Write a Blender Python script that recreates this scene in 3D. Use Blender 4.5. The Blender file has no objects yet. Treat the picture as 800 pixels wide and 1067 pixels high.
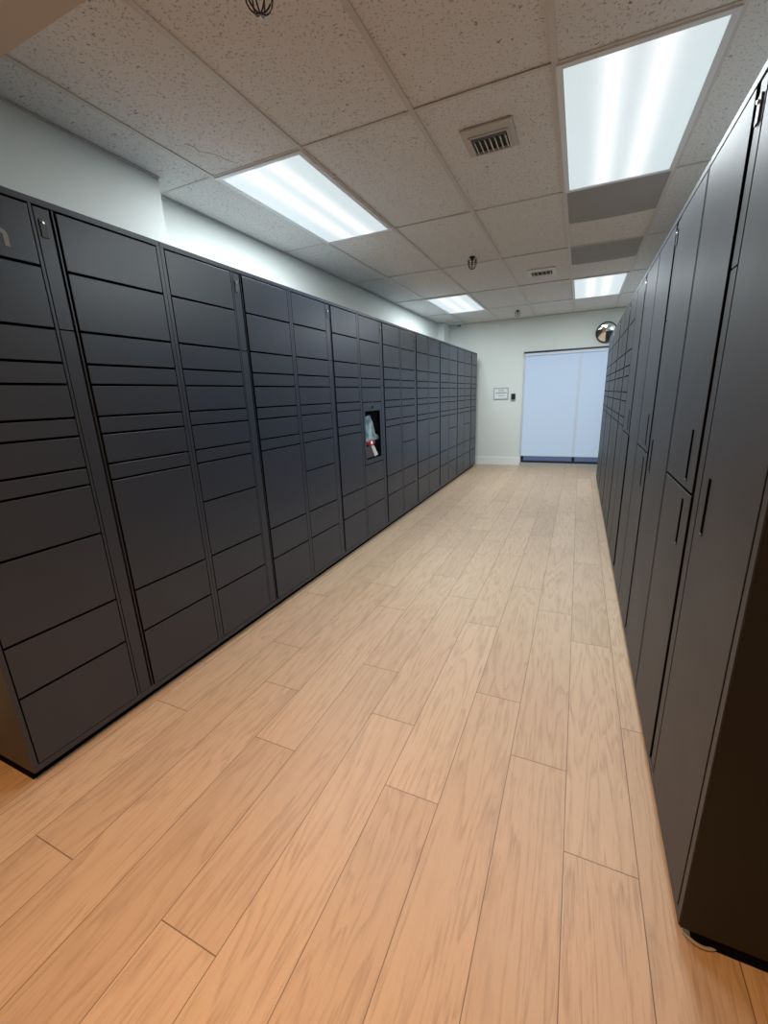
import bpy, bmesh, math, random
from mathutils import Vector, Matrix
random.seed(4)
scene = bpy.context.scene
COL = scene.collection

# ------------------------------------------------------------------ layout (metres)
H = 1.3325                     # eye height
XL, XR = -1.7208, 0.3223       # front planes of the two locker banks
ZC = 2.5628                    # suspended ceiling
YW = 8.20                      # far wall
WL, WR = 0.922, 0.930          # tower widths
YL0, YR0 = 0.575, 0.946        # near ends of the banks
GX = [-1.981, -1.390, -0.785, -0.187, 0.407]          # ceiling runners
GY = [0.942 + 1.2192 * k for k in range(6)]           # ceiling cross tees
XWL1, XWL2, XWR = -2.25, -2.42, 0.96

# ------------------------------------------------------------------ materials
def new_mat(name):
    m = bpy.data.materials.new(name); m.use_nodes = True
    nt = m.node_tree; b = nt.nodes['Principled BSDF']
    return m, nt, b

def simple(name, col, rough=0.5, metal=0.0, spec=0.5, emit=None, es=0.0):
    m, nt, b = new_mat(name)
    b.inputs['Base Color'].default_value = (*col, 1)
    b.inputs['Roughness'].default_value = rough
    b.inputs['Metallic'].default_value = metal
    b.inputs['Specular IOR Level'].default_value = spec
    if emit:
        b.inputs['Emission Color'].default_value = (*emit, 1)
        b.inputs['Emission Strength'].default_value = es
    return m

class NT:
    """small helper around a node tree"""
    def __init__(s, nt): s.nt = nt
    def node(s, t, **kw):
        n = s.nt.nodes.new(t)
        for k, v in kw.items(): setattr(n, k, v)
        return n
    def link(s, a, b): s.nt.links.new(a, b)
    def math(s, op, a, b=None, c=None, clamp=False):
        n = s.nt.nodes.new('ShaderNodeMath'); n.operation = op; n.use_clamp = clamp
        for i, v in enumerate((a, b, c)):
            if v is None: continue
            if isinstance(v, (int, float)): n.inputs[i].default_value = v
            else: s.link(v, n.inputs[i])
        return n.outputs[0]
    def ramp(s, fac, stops):
        n = s.nt.nodes.new('ShaderNodeValToRGB'); cr = n.color_ramp
        while len(cr.elements) > 1: cr.elements.remove(cr.elements[-1])
        cr.elements[0].position = stops[0][0]; cr.elements[0].color = (*stops[0][1], 1)
        for p, c in stops[1:]:
            e = cr.elements.new(p); e.color = (*c, 1)
        s.link(fac, n.inputs[0]); return n.outputs[0]
    def mix(s, fac, a, b, mode='MIX'):
        n = s.nt.nodes.new('ShaderNodeMix'); n.data_type = 'RGBA'; n.blend_type = mode
        for i, v in ((0, fac), (6, a), (7, b)):
            if isinstance(v, (int, float)): n.inputs[i].default_value = v
            elif isinstance(v, tuple): n.inputs[i].default_value = (*v, 1)
            else: s.link(v, n.inputs[i])
        return n.outputs[2]

def oak_floor():
    m, nt, b = new_mat('oak_planks'); g = NT(nt)
    geo = g.node('ShaderNodeNewGeometry')
    sep = g.node('ShaderNodeSeparateXYZ'); g.link(geo.outputs['Position'], sep.inputs[0])
    X, Y = sep.outputs[0], sep.outputs[1]
    W, L = 0.1955, 1.2
    u = g.math('DIVIDE', g.math('SUBTRACT', X, 0.06), W)
    k = g.math('FLOOR', u); fu = g.math('SUBTRACT', u, k)
    ph = g.math('MULTIPLY', g.math('FLOORED_MODULO', g.math('MULTIPLY', k, -1.0), 3.0), 0.30)
    v = g.math('DIVIDE', g.math('SUBTRACT', g.math('SUBTRACT', Y, 1.06), ph), L)
    r = g.math('FLOOR', v); fv = g.math('SUBTRACT', v, r)
    wn = g.node('ShaderNodeTexWhiteNoise', noise_dimensions='2D')
    cmb = g.node('ShaderNodeCombineXYZ'); g.link(k, cmb.inputs[0]); g.link(r, cmb.inputs[1]); g.link(cmb.outputs[0], wn.inputs['Vector'])
    rnd = wn.outputs['Value']
    # grain coordinates, shifted for every plank
    def coords(sx, sy):
        c = g.node('ShaderNodeCombineXYZ')
        g.link(g.math('ADD', g.math('MULTIPLY', X, sx), g.math('MULTIPLY', rnd, 37.0)), c.inputs[0])
        g.link(g.math('ADD', g.math('MULTIPLY', Y, sy), g.math('MULTIPLY', rnd, 91.0)), c.inputs[1])
        g.link(g.math('MULTIPLY', rnd, 13.0), c.inputs[2]); return c.outputs[0]
    def noise(vec, det=4, rough=.6, dist=0.0):
        n = g.node('ShaderNodeTexNoise'); n.inputs['Scale'].default_value = 1.0
        n.inputs['Detail'].default_value = det; n.inputs['Roughness'].default_value = rough
        n.inputs['Distortion'].default_value = dist
        g.link(vec, n.inputs['Vector']); return n.outputs[0]
    fine = noise(coords(200, 9), 4, .7, .25)
    pore = noise(coords(260, 10), 3, .6)
    broad = noise(coords(13, 1.3), 4, .6, .8)
    cont = noise(coords(6.5, .62), 3, .5, .35)                 # growth-ring contours
    ringv = g.math('FRACT', g.math('MULTIPLY', cont, 15.0))
    mottle = noise(coords(10, 2.6), 4, .65, .4)
    base = g.ramp(rnd, [(0, (.455, .325, .218)), (.35, (.49, .353, .240)), (.7, (.52, .378, .258)), (1, (.55, .405, .280))])
    c1 = g.mix(g.math('MULTIPLY', g.math('SUBTRACT', 1.0, broad, clamp=True), .30), base, (.36, .26, .18))
    rr_ = g.ramp(ringv, [(0, (0, 0, 0)), (.45, (.12, .12, .12)), (.86, (1, 1, 1)), (1, (0, 0, 0))])
    fmask = g.ramp(fine, [(.36, (0, 0, 0)), (.60, (1, 1, 1))])
    bmask = g.ramp(broad, [(.40, (.15, .15, .15)), (.62, (1, 1, 1))])
    c2 = g.mix(g.math('MULTIPLY', g.math('MULTIPLY', rr_, fmask), .52), c1, (.24, .155, .098))
    pm = g.ramp(pore, [(.56, (0, 0, 0)), (.68, (1, 1, 1))])
    c3 = g.mix(g.math('MULTIPLY', g.math('MULTIPLY', pm, bmask), .42), c2, (.215, .135, .085))
    mr = g.ramp(mottle, [(.55, (0, 0, 0)), (.78, (1, 1, 1))])
    c3 = g.mix(g.math('MULTIPLY', mr, .40), c3, (.275, .185, .12))
    # joints
    gx = g.math('LESS_THAN', g.math('MINIMUM', fu, g.math('SUBTRACT', 1.0, fu)), .0013 / W)
    gy = g.math('LESS_THAN', g.math('MINIMUM', fv, g.math('SUBTRACT', 1.0, fv)), .0015 / L)
    gap = g.math('MAXIMUM', gx, gy)
    c4 = g.mix(g.math('MULTIPLY', gap, .8), c3, (.075, .045, .025))
    g.link(c4, b.inputs['Base Color'])
    rr = g.math('ADD', .40, g.math('MULTIPLY', fine, .16)); g.link(rr, b.inputs['Roughness'])
    b.inputs['Specular IOR Level'].default_value = .4
    bp = g.node('ShaderNodeBump'); bp.inputs['Strength'].default_value = .16; bp.inputs['Distance'].default_value = .002
    g.link(g.math('SUBTRACT', g.math('MULTIPLY', fine, -.5), g.math('MULTIPLY', gap, 2.0)), bp.inputs['Height'])
    g.link(bp.outputs[0], b.inputs['Normal'])
    return m

def tile_mat():
    m, nt, b = new_mat('acoustic_tile'); g = NT(nt)
    geo = g.node('ShaderNodeNewGeometry')
    def noise(scale, det=2, rough=.5):
        n = g.node('ShaderNodeTexNoise'); n.inputs['Scale'].default_value = scale
        n.inputs['Detail'].default_value = det; n.inputs['Roughness'].default_value = rough
        g.link(geo.outputs['Position'], n.inputs['Vector']); return n.outputs[0]
    pin = g.ramp(noise(105, 1.5), [(.60, (0, 0, 0)), (.67, (1, 1, 1))])
    fis = g.ramp(noise(36, 3, .7), [(.655, (0, 0, 0)), (.695, (1, 1, 1))])
    stain = noise(1.3, 3)
    col = g.mix(g.math('MULTIPLY', stain, .35), (.83, .815, .79), (.74, .72, .69))
    fine = noise(240, 1)
    col = g.mix(g.math('MULTIPLY', fine, .22), col, (.45, .42, .38))
    col = g.mix(g.math('MULTIPLY', pin, .50), col, (.20, .175, .15))
    col = g.mix(g.math('MULTIPLY', fis, .75), col, (.16, .135, .115))
    g.link(col, b.inputs['Base Color']); b.inputs['Roughness'].default_value = .95
    b.inputs['Specular IOR Level'].default_value = .1
    bp = g.node('ShaderNodeBump'); bp.inputs['Strength'].default_value = .35; bp.inputs['Distance'].default_value = .003
    g.link(g.math('SUBTRACT', 1.0, g.math('MAXIMUM', pin, fis)), bp.inputs['Height']); g.link(bp.outputs[0], b.inputs['Normal'])
    return m

def paint(name, col, rough=.7, var=.05, scale=1.2):
    m, nt, b = new_mat(name); g = NT(nt)
    geo = g.node('ShaderNodeNewGeometry')
    n = g.node('ShaderNodeTexNoise'); n.inputs['Scale'].default_value = scale; n.inputs['Detail'].default_value = 4
    g.link(geo.outputs['Position'], n.inputs['Vector'])
    d = tuple(c * (1 - 2 * var) for c in col)
    g.link(g.mix(n.outputs[0], col, d), b.inputs['Base Color'])
    b.inputs['Roughness'].default_value = rough; b.inputs['Specular IOR Level'].default_value = .3
    n2 = g.node('ShaderNodeTexNoise'); n2.inputs['Scale'].default_value = 220; n2.inputs['Detail'].default_value = 2
    g.link(geo.outputs['Position'], n2.inputs['Vector'])
    bp = g.node('ShaderNodeBump'); bp.inputs['Strength'].default_value = .05; bp.inputs['Distance'].default_value = .001
    g.link(n2.outputs[0], bp.inputs['Height']); g.link(bp.outputs[0], b.inputs['Normal'])
    return m

def locker_mat(name, col, rough):
    m, nt, b = new_mat(name); g = NT(nt)
    geo = g.node('ShaderNodeNewGeometry')
    n = g.node('ShaderNodeTexNoise'); n.inputs['Scale'].default_value = 480; n.inputs['Detail'].default_value = 1
    g.link(geo.outputs['Position'], n.inputs['Vector'])
    n2 = g.node('ShaderNodeTexNoise'); n2.inputs['Scale'].default_value = 3; n2.inputs['Detail'].default_value = 4
    g.link(geo.outputs['Position'], n2.inputs['Vector'])
    g.link(g.mix(n2.outputs[0], tuple(c * 1.08 for c in col), tuple(c * .88 for c in col)), b.inputs['Base Color'])
    g.link(g.math('ADD', rough - .05, g.math('MULTIPLY', n2.outputs[0], .1)), b.inputs['Roughness'])
    b.inputs['Specular IOR Level'].default_value = .5
    bp = g.node('ShaderNodeBump'); bp.inputs['Strength'].default_value = .12; bp.inputs['Distance'].default_value = .0006
    g.link(n.outputs[0], bp.inputs['Height']); g.link(bp.outputs[0], b.inputs['Normal'])
    return m

def diffuser_mat():
    m, nt, b = new_mat('prismatic_lens'); g = NT(nt)
    tc = g.node('ShaderNodeTexCoord'); sep = g.node('ShaderNodeSeparateXYZ'); g.link(tc.outputs['Object'], sep.inputs[0])
    x = sep.outputs[0]
    def bump(c, w):
        d = g.math('DIVIDE', g.math('SUBTRACT', x, c), w)
        return g.math('POWER', 2.718, g.math('MULTIPLY', g.math('MULTIPLY', d, d), -1.0))
    s = g.math('ADD', bump(-.085, .055), bump(.085, .055))
    col = g.mix(s, (.62, .74, .78), (.93, .98, 1.0))
    b.inputs['Base Color'].default_value = (.5, .5, .5, 1)
    b.inputs['Roughness'].default_value = .4
    g.link(col, b.inputs['Emission Color'])
    g.link(g.math('ADD', .84, g.math('MULTIPLY', s, .14)), b.inputs['Emission Strength'])
    return m

def blind_mat():
    m, nt, b = new_mat('shade_fabric'); g = NT(nt)
    geo = g.node('ShaderNodeNewGeometry'); sep = g.node('ShaderNodeSeparateXYZ'); g.link(geo.outputs['Position'], sep.inputs[0])
    w = g.node('ShaderNodeTexNoise'); w.inputs['Scale'].default_value = 900; g.link(geo.outputs['Position'], w.inputs['Vector'])
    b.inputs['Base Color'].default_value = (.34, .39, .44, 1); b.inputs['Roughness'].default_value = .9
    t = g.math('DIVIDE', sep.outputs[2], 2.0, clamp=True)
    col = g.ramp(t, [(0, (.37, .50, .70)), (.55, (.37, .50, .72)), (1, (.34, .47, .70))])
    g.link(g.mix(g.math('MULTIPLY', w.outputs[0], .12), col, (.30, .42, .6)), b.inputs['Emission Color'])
    b.inputs['Emission Strength'].default_value = .50  # daylight coming through the cloth, put in as emission
    return m

M = dict(
    floor=oak_floor(), tile=tile_mat(),
    wall=paint('wall_paint', (.74, .78, .75)), beige=paint('soffit_paint', (.66, .60, .53)), base=simple('trim_white', (.78, .81, .80), .5),
    grid=paint('grid_paint', (.66, .63, .585), .5, .03), void=simple('plenum_dark', (.03, .028, .026), .9),
    darktile=paint('grey_panel', (.40, .39, .385), .85, .08, 4), frame=simple('lamp_frame', (.78, .79, .80), .4), lens=diffuser_mat(),
    lock=locker_mat('charcoal_powdercoat', (.024, .032, .051), .38), lockr=locker_mat('charcoal_powdercoat_satin', (.029, .033, .044), .52),
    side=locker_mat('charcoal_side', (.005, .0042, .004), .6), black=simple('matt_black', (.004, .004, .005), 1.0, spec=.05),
    slot=simple('black_slot', (.003, .003, .003), 1.0, spec=0),
    steel=simple('steel', (.55, .55, .54), .3, 1.0), plate=simple('lock_plate', (.06, .064, .07), .5, .0),
    letter=simple('pale_letter', (.27, .27, .27), .5), screen=None,
    blind=blind_mat(), glass=simple('dark_blue_glass', (.02, .035, .08), .08, 0, .6, (.10, .17, .33), .5), alu=simple('black_aluminium', (.012, .013, .018), .35),  # dark blue panes given a faint glow of their own
    sill=simple('sill_metal', (.46, .46, .46), .4, .3), rail=simple('pale_hem', (.60, .66, .74), .5),
    mirror=simple('mirror', (.92, .92, .90), .02, 1.0), rim=simple('mirror_rim', (.012, .012, .012), .4),
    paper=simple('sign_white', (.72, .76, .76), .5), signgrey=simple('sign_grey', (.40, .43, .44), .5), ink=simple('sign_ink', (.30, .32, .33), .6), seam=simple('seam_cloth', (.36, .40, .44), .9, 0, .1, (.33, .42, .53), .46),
    reader=simple('reader_black', (.008, .014, .014), .3), readerback=simple('reader_surround', (.55, .60, .58), .5),
    vent=paint('vent_beige', (.58, .545, .50), .5, .05), ventw=simple('vent_white', (.76, .75, .72), .5), ventdark=simple('vent_dark', (.02, .019, .018), .7),
    wire=simple('guard_wire', (.035, .015, .010), .4, .4), head=simple('sprinkler_black', (.015, .009, .008), .4, .3),
    wirep=simple('guard_wire_pale', (.30, .28, .26), .4, .4), camw=simple('camera_white', (.70, .72, .71), .4), camb=simple('camera_lens', (.22, .22, .22), .2),
    cable=simple('cable_grey', (.36, .34, .33), .45), crack=simple('crack', (.10, .085, .07), .9),
)

def screen_mat():
    m, nt, b = new_mat('kiosk_picture'); g = NT(nt)
    tc = g.node('ShaderNodeTexCoord')
    n = g.node('ShaderNodeTexNoise'); n.inputs['Scale'].default_value = 12; n.inputs['Detail'].default_value = 2
    g.link(tc.outputs['Object'], n.inputs['Vector'])
    col = g.ramp(n.outputs[0], [(.35, (.04, .10, .13)), (.5, (.12, .20, .22)), (.66, (.27, .35, .35))])
    g.link(col, b.inputs['Base Color']); g.link(col, b.inputs['Emission Color'])
    b.inputs['Emission Strength'].default_value = .22; b.inputs['Roughness'].default_value = .15
    return m
M['screen'] = screen_mat()
M['red'] = simple('scanner_red', (.16, .006, .014), .3, 0, .5, (.4, .01, .03), .15)
M['glint'] = simple('scanner_glint', (.8, .7, .7), .3, 0, .5, (1, .8, .8), .6)  # white highlight on the red window, painted as a small glowing disc
M['slip'] = simple('paper_slip', (.62, .62, .66), .7, 0, .3, (.6, .6, .65), .12)

# ------------------------------------------------------------------ mesh helpers
def box(bm, lo, hi, bev=0.0, seg=2):
    x0, y0, z0 = lo; x1, y1, z1 = hi
    vs = [bm.verts.new(p) for p in ((x0, y0, z0), (x1, y0, z0), (x1, y1, z0), (x0, y1, z0), (x0, y0, z1), (x1, y0, z1), (x1, y1, z1), (x0, y1, z1))]
    fs = [bm.faces.new([vs[i] for i in f]) for f in ((3, 2, 1, 0), (4, 5, 6, 7), (0, 1, 5, 4), (1, 2, 6, 5), (2, 3, 7, 6), (3, 0, 4, 7))]
    if bev:
        es = list({e for f in fs for e in f.edges})
        bmesh.ops.bevel(bm, geom=es, offset=bev, segments=seg, profile=.5, affect='EDGES')

def ring(bm, x0, x1, y0, y1, z0, z1, w):
    """rectangular frame of four bars, flat in z"""
    box(bm, (x0, y0, z0), (x1, y0 + w, z1)); box(bm, (x0, y1 - w, z0), (x1, y1, z1))
    box(bm, (x0, y0 + w, z0), (x0 + w, y1 - w, z1)); box(bm, (x1 - w, y0 + w, z0), (x1, y1 - w, z1))

def tube(bm, pts, r, n=8, closed=False):
    pts = [Vector(p) for p in pts]; rings = []; N = len(pts)
    for i, p in enumerate(pts):
        a = pts[i - 1] if (i or closed) else p; c = pts[(i + 1) % N] if (i < N - 1 or closed) else p
        t = (c - a).normalized(); q = Vector((0, 0, 1)) if abs(t.z) < .9 else Vector((1, 0, 0))
        s = t.cross(q).normalized(); w = s.cross(t)
        rings.append([bm.verts.new(p + r * (math.cos(2 * math.pi * k / n) * s + math.sin(2 * math.pi * k / n) * w)) for k in range(n)])
    for i in range(N if closed else N - 1):
        A, B = rings[i], rings[(i + 1) % N]
        for k in range(n): bm.faces.new((A[k], A[(k + 1) % n], B[(k + 1) % n], B[k]))
    if not closed:
        bm.faces.new(rings[0][::-1]); bm.faces.new(rings[-1])

def lathe(bm, prof, n=32, axis='Z', c=(0, 0, 0)):
    """prof: list of (radius, height); revolve about axis through c"""
    c = Vector(c); rings = []
    def P(r, h, a):
        x, y = r * math.cos(a), r * math.sin(a)
        return c + (Vector((x, y, h)) if axis == 'Z' else Vector((x, h, y)))
    for r, h in prof:
        if r < 1e-6: rings.append([bm.verts.new(P(0, h, 0))])
        else: rings.append([bm.verts.new(P(r, h, 2 * math.pi * k / n)) for k in range(n)])
    for A, B in zip(rings, rings[1:]):
        for k in range(n):
            j = (k + 1) % n
            if len(A) == 1 and len(B) == 1: continue
            if len(A) == 1: bm.faces.new((A[0], B[k], B[j]))
            elif len(B) == 1: bm.faces.new((A[k], A[j], B[0]))
            else: bm.faces.new((A[k], A[j], B[j], B[k]))

def mesh(name, bm, mat, smooth=False):
    bmesh.ops.recalc_face_normals(bm, faces=bm.faces)
    me = bpy.data.meshes.new(name); bm.to_mesh(me); bm.free()
    me.materials.append(mat)
    if smooth:
        for p in me.polygons: p.use_smooth = True
    return me

def obj(name, me, parent=None, loc=None):
    o = bpy.data.objects.new(name, me); COL.objects.link(o)
    if parent: o.parent = parent
    if loc: o.location = loc
    return o

def part(name, mat, parent, build, loc=None, smooth=False):
    bm = bmesh.new(); build(bm); return obj(name, mesh(name, bm, mat, smooth), parent, loc)

def boxes(*bs, bev=0.0):
    def f(bm):
        for lo, hi in bs: box(bm, lo, hi, bev)
    return f

def tag(o, label=None, cat=None, group=None, kind=None):
    if label: o['label'] = label
    if cat: o['category'] = cat
    if group: o['group'] = group
    if kind: o['kind'] = kind
    return o

def thing(name, loc, label, cat, group=None, rz=0.0):
    o = bpy.data.objects.new(name, None); COL.objects.link(o)
    o.location = loc; o.rotation_euler = (0, 0, rz); o.empty_display_size = .1
    return tag(o, label, cat, group)

def struct(name, mat, build, parent=None):
    o = part(name, mat, parent, build)
    if not parent: o['kind'] = 'structure'
    return o

# ------------------------------------------------------------------ room shell
YN = -2.6                       # back of the ante-space behind the camera
YH, ZH = 1.02, 2.40             # lower soffit over the entrance
struct('floor', M['floor'], boxes(((-2.9, YN - .1, -.1), (1.4, YW + .3, 0))))
def wl(bm):
    box(bm, (XWL1 - .45, YN, 0), (XWL1, 2.02, 2.665)); box(bm, (XWL2 - .28, 2.02, 0), (XWL2, YW, 2.665))
struct('wall_left', M['wall'], wl)
struct('trim_1', M['wall'], boxes(((XWL2, 7.80, 0), (-2.29, YW, ZC))))          # square corner column
struct('wall_right', M['wall'], boxes(((XWR, YN, 0), (XWR + .2, YW, 2.665))))
DX0, DX1, DZ = -.925, .86, 1.995
struct('wall_back', M['wall'], boxes(((-2.7, YW, 0), (DX0, YW + .2, 2.665)), ((DX1, YW, 0), (XWR + .2, YW + .2, 2.665)), ((DX0, YW, DZ), (DX1, YW + .2, 2.665))))
struct('wall_near', M['wall'], boxes(((XWL1 - .45, YN - .2, 0), (XWR + .2, YN, 2.665))))
struct('trim_2', M['beige'], boxes(((XWL1, YN, ZH), (XWR, YH, 2.665))))       # plastered soffit over the entrance
def bb(bm):
    box(bm, (-2.29, YW - .016, 0), (DX0 - .012, YW, .135)); box(bm, (-2.29, YW - .011, .135), (DX0 - .012, YW, .15))
struct('baseboard_back', M['base'], bb)

# ceiling: lay-in tiles in a steel grid
xs = [XWL2] + GX + [XWR]; ys = [YH] + GY[1:] + [YW]
lights_at = {(1, 1), (4, 1), (1, 4), (4, 4)}          # (column, row) cells that hold luminaires
def tiles(bm):
    for i in range(len(xs) - 1):
        for j in range(len(ys) - 1):
            if (i, j) in lights_at: continue
            x0, x1, y0, y1 = xs[i] + .004, xs[i + 1] - .004, ys[j] + .004, ys[j + 1] - .004
            if i == 0 and ys[j + 1] < 2.3: x0 = XWL2
            dz = random.uniform(0, .0025)
            if i == 4 and j in (2, 3):
                y0 = ys[j] + .607                     # dark panel takes the first half of the cell
            t = random.uniform(-.0015, .0015)
            a = len(bm.verts); box(bm, (x0, y0 + (.006 if j else 0), ZC + .005), (x1, y1, ZC + .02))
            bm.verts.ensure_lookup_table()
            for v in bm.verts[a:]:
                v.co.z += dz + (t if v.co.y > (y0 + y1) / 2 else -t)
ceil = struct('ceiling', M['tile'], tiles)
def runners(bm):
    for x in GX: box(bm, (x - .012, YH, ZC), (x + .012, YW, ZC + .004)); box(bm, (x - .002, YH, ZC + .004), (x + .002, YW, ZC + .04))
struct('grid_runner', M['grid'], runners, ceil)
def tees(bm):
    for j in range(1, len(ys) - 1):
        for i in range(len(xs) - 1):
            a = xs[i] + (.012 if i else 0); b_ = xs[i + 1] - (.012 if i < 5 else 0)
            if i == 0: a = XWL2
            box(bm, (a, ys[j] - .010, ZC + .001), (b_, ys[j] + .006, ZC + .004))
struct('grid_cross_tee', M['grid'], tees, ceil)
def angle(bm):
    box(bm, (XWL1, YH, ZC - .002), (XWL1 + .014, 2.02, ZC + .003)); box(bm, (XWL2, 2.02, ZC - .002), (XWL2 + .014, 7.80, ZC + .003))
    box(bm, (-2.29, YW - .014, ZC - .002), (XWR, YW, ZC + .003))
struct('wall_angle', M['vent'], angle, ceil)
struct('plenum_deck', M['void'], boxes(((-2.7, YH, ZC + .06), (1.2, YW + .2, ZC + .10))), ceil)
def crack(bm):
    pts = [(-1.86, 1.86), (-1.84, 1.90), (-1.85, 1.94), (-1.80, 2.0), (-1.785, 2.08), (-1.76, 2.12)]
    for (a, b_), (c, d) in zip(pts, pts[1:]):
        q = [bm.verts.new((a - .002, b_, ZC + .0035)), bm.verts.new((a + .002, b_, ZC + .0035)), bm.verts.new((c + .002, d, ZC + .0035)), bm.verts.new((c - .002, d, ZC + .0035))]
        bm.faces.new(q)
struct('crack', M['crack'], crack, ceil)

# dark infill panels beside the right luminaire row
def dark_panel(y0, label):
    t = thing('ceiling_panel', ((GX[3] + GX[4]) / 2, y0, ZC), label, 'ceiling panel', 'dark grey ceiling panels')
    w = (GX[4] - GX[3]) / 2 - .006
    def b(bm):
        pts = [(-w, .008), (w, .008)] + [(w - 2 * w * k / 16, .600 + .026 * (1 - (1 - k / 8) ** 2)) for k in range(17)]
        lo = [bm.verts.new((x, y, .0028)) for x, y in pts]; hi = [bm.verts.new((x, y, .010)) for x, y in pts]
        bm.faces.new(lo[::-1]); bm.faces.new(hi)
        for k in range(len(pts)):
            j = (k + 1) % len(pts); bm.faces.new((lo[k], lo[j], hi[j], hi[k]))
    part('panel', M['darktile'], t, b)
dark_panel(ys[2], 'dark grey ceiling panel directly beyond the large near right light')
dark_panel(ys[3], 'dark grey ceiling panel farther back, nearest the small far right light')

# ------------------------------------------------------------------ luminaires
lens_w = {}
def luminaire(i, j, label, power):
    x0, x1, y0, y1 = xs[i] + .003, xs[i + 1] - .003, ys[j] + .003, ys[j + 1] - .003
    cx, cy = (x0 + x1) / 2, (y0 + y1) / 2; hw, hl = (x1 - x0) / 2, (y1 - y0) / 2
    t = thing('ceiling_light', (cx, cy, ZC), label, 'ceiling light', 'recessed fluorescent lights with white lenses')
    def fr(bm):
        ring(bm, -hw, hw, -hl, hl, -.006, .004, .026)
        ring(bm, -hw + .004, hw - .004, -hl + .004, hl - .004, .004, .05, .010)
    part('light_frame', M['frame'], t, fr)
    part('lens', M['lens'], t, boxes(((-hw + .026, -hl + .026, -.001), (hw - .026, hl - .026, .003))))
    L = bpy.data.lights.new('fluorescent_tubes', 'AREA'); L.shape = 'RECTANGLE'; L.size = 2 * hw - .08; L.size_y = 2 * hl - .08
    L.energy = power; L.color = (.88, .97, 1.0)
    lo = bpy.data.objects.new('fluorescent_tubes', L); COL.objects.link(lo); lo.parent = t; lo.location = (0, 0, -.012)
luminaire(1, 1, 'bright rectangular ceiling light on the left, above the near left lockers', 42)
luminaire(4, 1, 'largest rectangular ceiling light, upper right, above the near right lockers', 40)
luminaire(1, 4, 'far left ceiling light, close to the far wall and left locker bank', 38)
luminaire(4, 4, 'far right ceiling light, above the round mirror and covered doorway', 38)
for (x, y, p) in ((-.65, .25, 25),):
    L = bpy.data.lights.new('entrance_downlight', 'AREA'); L.shape = 'DISK'; L.size = .5; L.energy = p; L.spread = math.radians(125); L.color = (1.0, .50, .18)
    lo = bpy.data.objects.new('entrance_downlight', L); COL.objects.link(lo); lo.location = (x, y, ZH - .01)

# ------------------------------------------------------------------ locker towers
ROWS_SPLIT = [.065, .348, .55, .845, 1.045, 1.112, 1.232, 1.30, 1.42, 1.495, 1.61, 1.81, 2.0]
ROWS_TALL = [.065, .348, .55, 1.045, 1.112, 1.232, 1.30, 1.42, 1.495, 1.61, 1.81, 2.0]
ROWS_KIOSK_LO = [.065, .348, .55, .738]; ROWS_KIOSK_HI = [1.292, 1.42, 1.495, 1.61, 1.81, 2.0]
ROWS_FAR = [.065, 1.045, 1.112, 1.232, 1.30, 1.42, 1.495, 1.61, 1.81, 2.0]
TOP = 2.0232; ST = .080; ED = .018; GAP = .0045
cache = {}
def door_mesh(w, h, mat):
    key = (round(w, 4), round(h, 4), mat.name)
    if key not in cache:
        bm = bmesh.new(); box(bm, (-.018, GAP, GAP), (0, w - GAP, h - GAP), .0012)
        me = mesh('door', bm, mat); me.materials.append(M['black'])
        for p in me.polygons:                                     # shade in the gaps, painted black on the door edges
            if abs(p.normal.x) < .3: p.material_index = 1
        cache[key] = me
    return cache[key]
def cached(key, mat, build):
    if key not in cache:
        bm = bmesh.new(); build(bm); cache[key] = mesh(key, bm, mat)
    return cache[key]

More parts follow.
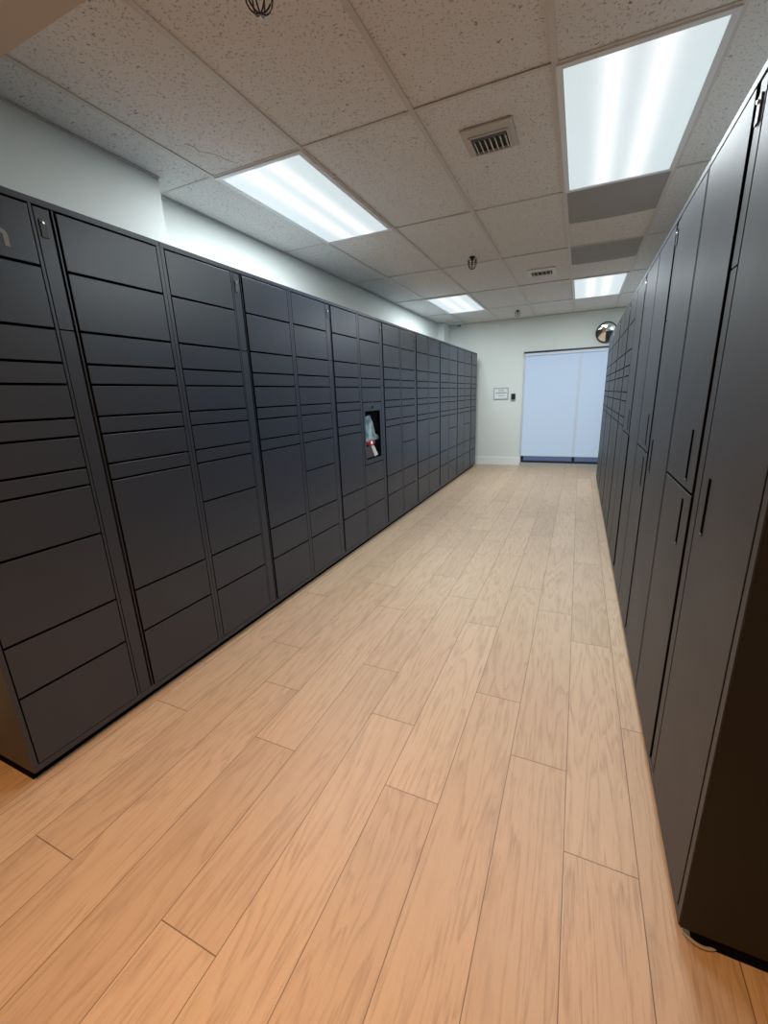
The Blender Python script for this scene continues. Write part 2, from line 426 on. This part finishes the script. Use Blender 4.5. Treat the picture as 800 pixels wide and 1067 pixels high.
def tower(loc, rz, W, depth, cols, label, group, mat, eA=ED, eB=ED, wide=False, strip_gap=None, handles=()):
    """front face at local x=0, body towards -x, width along +y. cols: list of row lists for the local columns"""
    t = thing('parcel_locker', loc, label, 'locker', group, rz)
    n = len(cols); dw = (W - eA - eB - ST * (n - 1)) / n
    bw = W - .0012
    def body(bm):
        box(bm, (-depth, .0012, .042), (-.0301, bw, TOP - .001))                        # carcass
        box(bm, (-.030, .0012, 2.0 + .002), (-.0005, bw, TOP), .0012)                  # top rail
        box(bm, (-.030, .0012, .042), (-.0005, bw, .0665), .0012)                      # bottom rail
        box(bm, (-.030, .0012, .0665), (-.0005, eA - (.004 if wide else 0), 2.002)); box(bm, (-.030, W - eB + (.003 if wide else 0), .0665), (-.0005, bw, 2.002))
        if n == 2:                                                                     # stiles either side of the lock strip
            a = eA + dw
            if not wide: box(bm, (-.030, a + .001, .0665), (-.002, a + .010, 2.002))
            box(bm, (-.030, a + ST - .006, .0665), (-.006, a + ST - .001, 2.002))
    obj('cabinet_body', cached('body_%g_%g_%d_%g_%s' % (W, depth, n, eB, mat.name), mat, body), t)
    obj('plinth', cached('plinth_%g_%g' % (W, depth), M['black'], lambda bm: box(bm, (-depth + .02, .004, 0), (-.034, W - .004, .042))), t)
    obj('gap_shade_sheet', cached('gap_shade_%g_%g' % (W, eB), M['black'], lambda bm: box(bm, (-.0300, eA, .066), (-.0293, W - eB, 2.001))), t)  # black sheet standing in for the shade inside the door gaps
    if n == 2:
        a = eA + dw
        z0 = 1.02 if strip_gap == 'low' else .070
        obj('lock_strip', cached('stripU_%g_%g_%s' % (W, eB, mat.name), mat, lambda bm: box(bm, (-.022, a + .014, 1.612), (-.003, a + ST - .017, 1.997), .001)), t)
        obj('lock_strip', cached('stripL_%g_%g_%g_%s' % (W, eB, z0, mat.name), mat, lambda bm: box(bm, (-.022, a + .014, z0), (-.003, a + ST - .017, 1.608), .001)), t)
        pl = obj('lock_plate', cached('lockplate_%g_%g' % (W, eB), M['plate'], lambda bm: box(bm, (-.003, a + .024, 1.905), (.001, a + .048, 1.962), .001)), t)
        obj('lock_cylinder', cached('lockcyl_%g' % W, M['steel'], lambda bm: lathe(bm, [(0, .0035), (.004, .0035), (.0045, 0), (.0045, -.002), (0, -.002)], 12, 'Z')), pl, None)
        cyl = pl.children[0]; cyl.rotation_euler = (0, math.pi / 2, 0); cyl.location = (.0015, a + .034, 1.950)
    doors = {}
    for c, rows in enumerate(cols):
        y = eA + c * (dw + ST)
        segs = rows if isinstance(rows[0], list) else [rows]
        for s in segs:
            for z0, z1 in zip(s, s[1:]):
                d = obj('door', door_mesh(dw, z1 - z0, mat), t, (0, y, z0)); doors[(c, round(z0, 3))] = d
    for c, z0, yy, za, zb in handles:                                                  # slim black pull slots
        d = doors[(c, round(z0, 3))]; ly = yy - d.location.y
        def hb(bm):
            box(bm, (-.004, ly - .0105, za - z0), (.0012, ly + .0105, zb - z0), .001)
        h = part('handle', M['slot'], d, hb)
        part('pull_lip', M['plate'], h, boxes(((0, ly - .0105, za - z0 - .005), (.004, ly + .0105, za - z0))))
    return t, doors, dw

GL = 'parcel lockers along the left wall'; GR = 'parcel lockers along the right wall'
LL = ['nearest dark locker tower on the left, pale logo letter on its top door',
      'second dark locker tower from the near end of the left bank',
      'third dark locker tower of the left bank, just before the kiosk tower',
      'dark left locker tower with a recessed screen kiosk in its front',
      'dark left locker tower just beyond the one with the kiosk screen',
      'third dark locker tower from the far end of the left bank',
      'second dark locker tower from the far end of the left bank',
      'farthest dark locker tower on the left, beside the white far wall']
DL = .515
for i in range(8):
    c0 = [ROWS_KIOSK_LO, ROWS_KIOSK_HI] if i == 3 else ROWS_SPLIT
    t, doors, dw = tower((XL, YL0 + i * WL, 0), 0, WL, DL, [c0, ROWS_TALL], LL[i], GL, M['lock'])
    if i == 0:      # word mark on the top door
        cu = bpy.data.curves.new('logo_curve', 'FONT'); cu.body = 'amazon'; cu.size = .095; cu.extrude = .0006; cu.offset = .003; cu.space_character = .95
        tmp = bpy.data.objects.new('tmp', cu); COL.objects.link(tmp)
        bpy.context.view_layer.update()
        me = bpy.data.meshes.new_from_object(tmp.evaluated_get(bpy.context.evaluated_depsgraph_get()))
        bpy.data.objects.remove(tmp); me.name = 'logo_lettering'; me.materials.clear(); me.materials.append(M['letter'])
        xm = max(v.co.x for v in me.vertices); d = doors[(0, 1.81)]
        lo = obj('logo_lettering', me, d)
        lo.matrix_local = Matrix.Translation((.0008, .914 - YL0 - ED - xm, 1.850 - 1.81)) @ Matrix(((0, 0, 1, 0), (1, 0, 0, 0), (0, 1, 0, 0), (0, 0, 0, 1)))
        lo['label'] = 'pale tan lettering'
    if i == 3:      # kiosk in the near column: recess with screen, scanner and slip
        y0, y1, za, zb = .028, .412, .742, 1.289
        oy0, oy1, oz0, oz1 = .062, .378, .782, 1.215
        def kb(bm):
            box(bm, (-.018, y0, za), (0, oy0, zb)); box(bm, (-.018, oy1, za), (0, y1, zb))
            box(bm, (-.018, oy0, za), (0, oy1, oz0)); box(bm, (-.018, oy0, oz1), (0, oy1, zb))
        kp = part('kiosk_panel', M['lock'], t, kb)
        part('recess_lining', M['black'], kp, boxes(((-.0292, oy0 - .004, oz0), (-.0285, oy1 + .004, oz1)), ((-.0285, oy0 - .004, oz0), (-.001, oy0 + .001, oz1)), ((-.0285, oy1 - .001, oz0), (-.001, oy1 + .004, oz1)),
                                                   ((-.0285, oy0, oz0 - .004), (-.001, oy1, oz0 + .001)), ((-.0285, oy0, oz1 - .001), (-.001, oy1, oz1 + .004))))
        def poly(pts, x0, x1):
            def f(bm):
                a = [bm.verts.new((x0, y, z)) for y, z in pts]; b = [bm.verts.new((x1, y, z)) for y, z in pts]
                bm.faces.new(a); bm.faces.new(b)
                for k in range(len(pts)): bm.faces.new((a[k], a[(k + 1) % len(pts)], b[(k + 1) % len(pts)], b[k]))
            return f
        part('screen', M['screen'], kp, poly([(.064, 1.165), (.20, 1.175), (.26, 1.10), (.30, 1.00), (.372, .975), (.372, .945), (.064, .945)], -.0285, -.022))  # slanted right side copies a reflection's edge, shaped into the outline
        part('scanner', M['red'], kp, lambda bm: lathe(bm, [(0, .012), (.05, .010), (.066, .004), (.07, -.006), (0, -.006)], 24, 'Z'))
        sc = kp.children[-1] if kp.children[-1].name.startswith('scanner') else [c for c in kp.children if c.name.startswith('scanner')][0]
        sc.rotation_euler = (0, math.pi / 2, 0); sc.scale = (.42, 1.2, 1); sc.location = (-.020, .20, .925)
        sc['label'] = 'red scanner window'
        part('scanner_highlight', M['glint'], kp, lambda bm: lathe(bm, [(0, .004), (.012, .003), (.015, 0), (0, 0)], 16, 'Z'))
        sl = [c for c in kp.children if c.name.startswith('scanner_highlight')][0]
        sl.rotation_euler = (0, math.pi / 2, 0); sl.location = (-.008, .19, .927)
        part('paper_slip', M['slip'], kp, poly([(.20, .895), (.255, .895), (.335, .80), (.265, .79)], -.026, -.016))
        part('recess_floor', M['plate'], kp, poly([(.075, .895), (.185, .895), (.25, .79), (.10, .79)], -.028, -.024))  # grey plate standing for the visible floor of the recess
        part('camera_eye', M['slot'], kp, lambda bm: lathe(bm, [(0, .0015), (.011, .0015), (.013, 0), (.013, -.003), (0, -.003)], 20, 'Z'))
        ce = [c for c in kp.children if c.name.startswith('camera_eye')][0]
        ce.rotation_euler = (0, math.pi / 2, 0); ce.location = (0, 3.561 - (YL0 + 3 * WL), 1.247)

# right bank: towers face the other way (local y runs towards the camera)
DR = .60
LR = ['nearest right locker tower with full height door and dark end panel',
      'second dark locker tower from the near end of the right bank, with slot handles',
      'third dark locker tower from the near end of the right bank',
      'right locker tower just beyond the tall plain doors, first with small compartments',
      'middle tower of the small compartment lockers on the right',
      'second dark locker tower from the far end of the right bank',
      'farthest narrow locker tower on the right, below the round mirror']
FULL = [.065, 2.0]; SPL = [.065, 1.02, 2.0]
for i in range(7):
    W = WR if i < 6 else .55
    cols = [SPL, FULL] if i < 3 else ([ROWS_FAR, ROWS_FAR] if i < 6 else [ROWS_FAR])
    yb = YR0 + i * WR; ye = yb + W
    hs = []
    if i in (0, 1): hs = [(0, 1.02, ye - (yb + .611), 1.052, 1.203), (0, .065, ye - (yb + .611), .841, .988), (1, .065, ye - (yb + (.359 if i == 0 else .392)), .952, 1.099)]
    if i == 2: hs = [(0, 1.02, ye - (yb + .605), 1.045, 1.19)]
    tower((XR, ye, 0), math.pi, W, DR, cols, LR[i], GR, M['lockr'], eA=.0075, eB=.026 if i == 0 else .0085, wide=True, strip_gap='low' if i == 2 else None, handles=hs)
    if i == 0:
        t = [o for o in COL.objects if o.get('label') == LR[0]][0]
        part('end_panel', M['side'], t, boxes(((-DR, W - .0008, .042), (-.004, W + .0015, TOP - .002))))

# ------------------------------------------------------------------ far wall: glazed door, roller blind, mirror, sign, reader
d1 = struct('door_1', M['alu'], lambda bm: (box(bm, (DX0, YW + .03, .05), (DX0 + .045, YW + .10, DZ)), box(bm, (DX1 - .045, YW + .03, .05), (DX1, YW + .10, DZ)),
            box(bm, (DX0 + .045, YW + .03, DZ - .045), (DX1 - .045, YW + .10, DZ)), box(bm, (DX0 + .045, YW + .03, .05), (DX1 - .045, YW + .10, .085)),
            box(bm, (-.045, YW + .03, .085), (.0, YW + .10, DZ - .045))))
struct('door_pane', M['glass'], boxes(((DX0 + .045, YW + .055, .085), (-.045, YW + .065, DZ - .045))), d1)
struct('door_pane', M['glass'], boxes(((.0, YW + .055, .085), (DX1 - .045, YW + .065, DZ - .045))), d1)
struct('door_sill', M['sill'], boxes(((DX0 - .01, YW - .03, 0), (DX1, YW + .20, .05))), d1)
t = thing('roller_blind', (0, YW - .022, 1.98), 'pale blue roller blind pulled down over the glazed door in the far wall', 'blind')
bz = .178 - 1.98
part('shade', M['blind'], t, boxes(((DX0 + .012, -.003, bz + .02), (-.034, -.001, -.045)), ((-.034, -.0028, bz + .02), (-.012, -.0012, -.045)), ((-.012, -.003, bz + .02), (DX1, -.001, -.045))))
part('hem_bar', M['rail'], t, boxes(((DX0 + .012, -.009, bz), (DX1, .004, bz + .02)), bev=.002))
part('cassette', M['rail'], t, boxes(((DX0 - .005, -.030, -.05), (DX1, .020, -.008)), bev=.004))
part('mounting_rail', M['alu'], t, boxes(((DX0 - .018, -.036, -.006), (DX1, .021, .022)), bev=.002))
part('edge_light_strip', M['rail'], t, boxes(((DX0 - .004, -.012, bz), (DX0 + .010, .012, -.05))))  # light bleeding past the blind's edge, painted as a pale strip
# shadow of the door mullion on the cloth, painted as a greyer strip
part('seam', M['seam'], t, boxes(((-.052, -.0036, bz + .02), (-.006, -.0031, -.05))))
tag([c for c in t.children if c.name.startswith('seam')][0], 'grey vertical seam')

t = thing('convex_mirror', (.318, YW - .036, 2.215), 'round convex mirror with black rim high on the far wall', 'mirror')
Rm, dp = .145, .024; Rs = (Rm * Rm + dp * dp) / (2 * dp)
def cap(bm):
    prof = []
    a = math.asin(Rm / Rs)
    for k in range(17):
        q = a * k / 16; prof.append((Rs * math.sin(q), -.03 - (Rs * math.cos(q) - (Rs - dp))))
    lathe(bm, prof, 48, 'Y')
part('mirror_dome', M['mirror'], t, cap, smooth=True)
def rim(bm):
    lathe(bm, [(0, -.002), (.150, -.002), (.158, -.012), (.158, -.034), (.152, -.040), (.143, -.036), (.143, -.026), (0, -.026)], 48, 'Y')
part('rim', M['rim'], t, rim, smooth=False)
part('wall_bracket', M['rim'], t, boxes(((-.03, -.006, -.05), (.03, .034, .05))))
t.rotation_euler = (math.radians(11), 0, 0)

t = thing('wall_sign', (-1.323, YW, 1.316), 'small white notice in a grey frame on the far wall', 'sign')
part('sign_frame', M['signgrey'], t, boxes(((-.130, -.016, .088), (.130, -.001, .103)), ((-.130, -.016, -.103), (.130, -.001, -.088)), ((-.130, -.016, -.088), (-.116, -.001, .088)), ((.116, -.016, -.088), (.130, -.001, .088))))
part('sign_sheet', M['paper'], t, boxes(((-.116, -.008, -.088), (.116, -.002, .088))))
part('printed_lines', M['ink'], t, boxes(((-.045, -.0088, .044), (.05, -.0082, .060)), ((-.092, -.0088, .000), (.096, -.0082, .018)), ((-.05, -.0088, -.046), (.07, -.0082, -.036))))
t = thing('card_reader', (-1.10, YW, 1.25), 'black card reader on the far wall between notice and blind', 'card reader')
part('back_plate', M['readerback'], t, boxes(((-.045, -.008, -.066), (.045, .002, .066)), bev=.003))
part('reader_body', M['reader'], t, boxes(((-.034, -.030, -.052), (.034, -.008, .054)), bev=.005))
part('reader_base', M['signgrey'], t, boxes(((-.034, -.026, -.064), (.034, -.008, -.053))))

# ------------------------------------------------------------------ ceiling fittings
def register(cx, cy, hw, hl, ow, ol, oy, mat, label, slats):
    t = thing('ceiling_vent', (cx, cy, ZC), label, 'vent', 'square ceiling air vents')
    def fr(bm):
        box(bm, (-hw, -hl, -.006), (hw, oy - ol, .0035), .001); box(bm, (-hw, oy + ol, -.006), (hw, hl, .0035), .001)
        box(bm, (-hw, oy - ol, -.006), (-ow, oy + ol, .0035)); box(bm, (ow, oy - ol, -.006), (hw, oy + ol, .0035))
        ring(bm, -ow - .010, ow + .010, oy - ol - .010, oy + ol + .010, -.012, -.006, .010)
    part('vent_frame', mat, t, fr)
    part('duct_opening', M['ventdark'], t, boxes(((-ow, oy - ol, .0005), (ow, oy + ol, .0034))))
    part('damper', M['plate'], t, boxes(((-ow + .002, oy - ol + .002, -.004), (ow - .002, oy - ol + .045, -.001))))
    for k in range(slats):
        x = -ow + 2 * ow * (k + .5) / slats
        def sb(bm):
            b0 = len(bm.verts); box(bm, (-.0012, oy - ol + .046, -.008), (.0012, oy + ol - .003, .008))
            bmesh.ops.rotate(bm, verts=bm.verts[:], cent=(0, 0, 0), matrix=Matrix.Rotation(math.radians(-38), 3, 'Y'))
            bmesh.ops.translate(bm, verts=bm.verts[:], vec=(x, 0, -.006))
        part('slat', M['ventw'], t, sb)
    return t
register(-.508, 2.532, .124, .124, .088, .080, .028, M['vent'], 'beige ceiling vent with dark louvres beside the largest light', 7)
register(-.470, 5.30, .140, .150, .105, .085, .01, M['ventw'], 'small white ceiling vent farther back, near the far right light', 5)

def sprinkler(x, y, label, mat, s=1.0):
    t = thing('sprinkler_head', (x, y, ZC), label, 'sprinkler', 'ceiling sprinkler heads in wire guards')
    part('escutcheon', M['head'], t, lambda bm: lathe(bm, [(0, .003), (.038 * s, .003), (.036 * s, -.004), (.024 * s, -.022 * s), (.018 * s, -.030 * s), (0, -.030 * s)], 24))
    part('nozzle', M['head'], t, lambda bm: lathe(bm, [(0, -.03 * s), (.012 * s, -.03 * s), (.010 * s, -.055 * s), (.004 * s, -.07 * s), (.004 * s, -.082 * s), (.022 * s, -.084 * s), (.022 * s, -.087 * s), (0, -.087 * s)], 20))
    for k in range(4):
        a = math.pi * k / 4 + .3
        pts = []
        for q in range(17):
            u = q / 16; ang = math.pi * u; r = .058 * s * math.cos(ang); z = -.012 - .128 * s * (math.sin(ang) ** .55)
            pts.append((r * math.cos(a), r * math.sin(a), z))
        part('guard_wire', mat, t, lambda bm: tube(bm, pts, .0024, 6), smooth=True)
    part('guard_ring', mat, t, lambda bm: tube(bm, [(.0575 * s * math.cos(2 * math.pi * k / 28), .0575 * s * math.sin(2 * math.pi * k / 28), -.05 * s) for k in range(28)], .0024, 6, True), smooth=True)
sprinkler(-.955, 1.325, 'dark wire guarded sprinkler on the nearest ceiling tile, cut by the top edge', M['wire'], .8)
sprinkler(-1.013, 4.38, 'dark wire guarded sprinkler in mid ceiling, between left lights', M['wire'], .70)
sprinkler(-.985, 7.42, 'small wire guarded sprinkler nearest the far wall', M['wirep'], .68)
t = thing('security_camera', (-2.06, 7.95, ZC), 'small pale dome camera on the ceiling in the far left corner', 'camera')
part('camera_base', M['camw'], t, lambda bm: lathe(bm, [(0, .003), (.055, .003), (.055, -.025), (.05, -.035), (0, -.035)], 24))
part('camera_dome', M['camb'], t, lambda bm: lathe(bm, [(.042, -.035), (.040, -.052), (.030, -.066), (.015, -.074), (0, -.076)], 24), smooth=True)

# bent cable end at the foot of the right bank
def cab(bm):
    pts = []
    for k in range(13):
        u = k / 12
        pts.append((.336 + .075 * u, 0.957 - .014 * math.sin(math.pi * u), .0045 + .010 * (1 - u) ** 2))
    tube(bm, pts, .004, 8)
tag(part('cable', M['cable'], None, cab, smooth=True), 'short bent grey cable on the floor at the right locker corner', 'cable')

# ------------------------------------------------------------------ camera, world, look
f, pitch, yaw, roll = 436.39, -0.267725, 0.432745, -0.038359
cy, sy, cp, sp, cr, sr = math.cos(yaw), math.sin(yaw), math.cos(pitch), math.sin(pitch), math.cos(roll), math.sin(roll)
F = Vector((-sy * cp, cy * cp, sp)); r0 = Vector((cy, sy, 0)); u0 = r0.cross(F)
R = cr * r0 + sr * u0; U = -sr * r0 + cr * u0
cam = bpy.data.cameras.new('camera'); co = bpy.data.objects.new('camera', cam); COL.objects.link(co)
m = Matrix((R, U, -F)).transposed().to_4x4(); m.translation = (0, 0, H); co.matrix_world = m
cam.sensor_fit = 'HORIZONTAL'; cam.sensor_width = 36; cam.lens = f / 800 * 36; cam.clip_start = .02
scene.camera = co
w = bpy.data.worlds.new('world'); scene.world = w; w.use_nodes = True
w.node_tree.nodes['Background'].inputs[0].default_value = (.5, .55, .6, 1); w.node_tree.nodes['Background'].inputs[1].default_value = .05
scene.view_settings.view_transform = 'Standard'
scene.view_settings.exposure = 0.0; scene.view_settings.gamma = 1.02
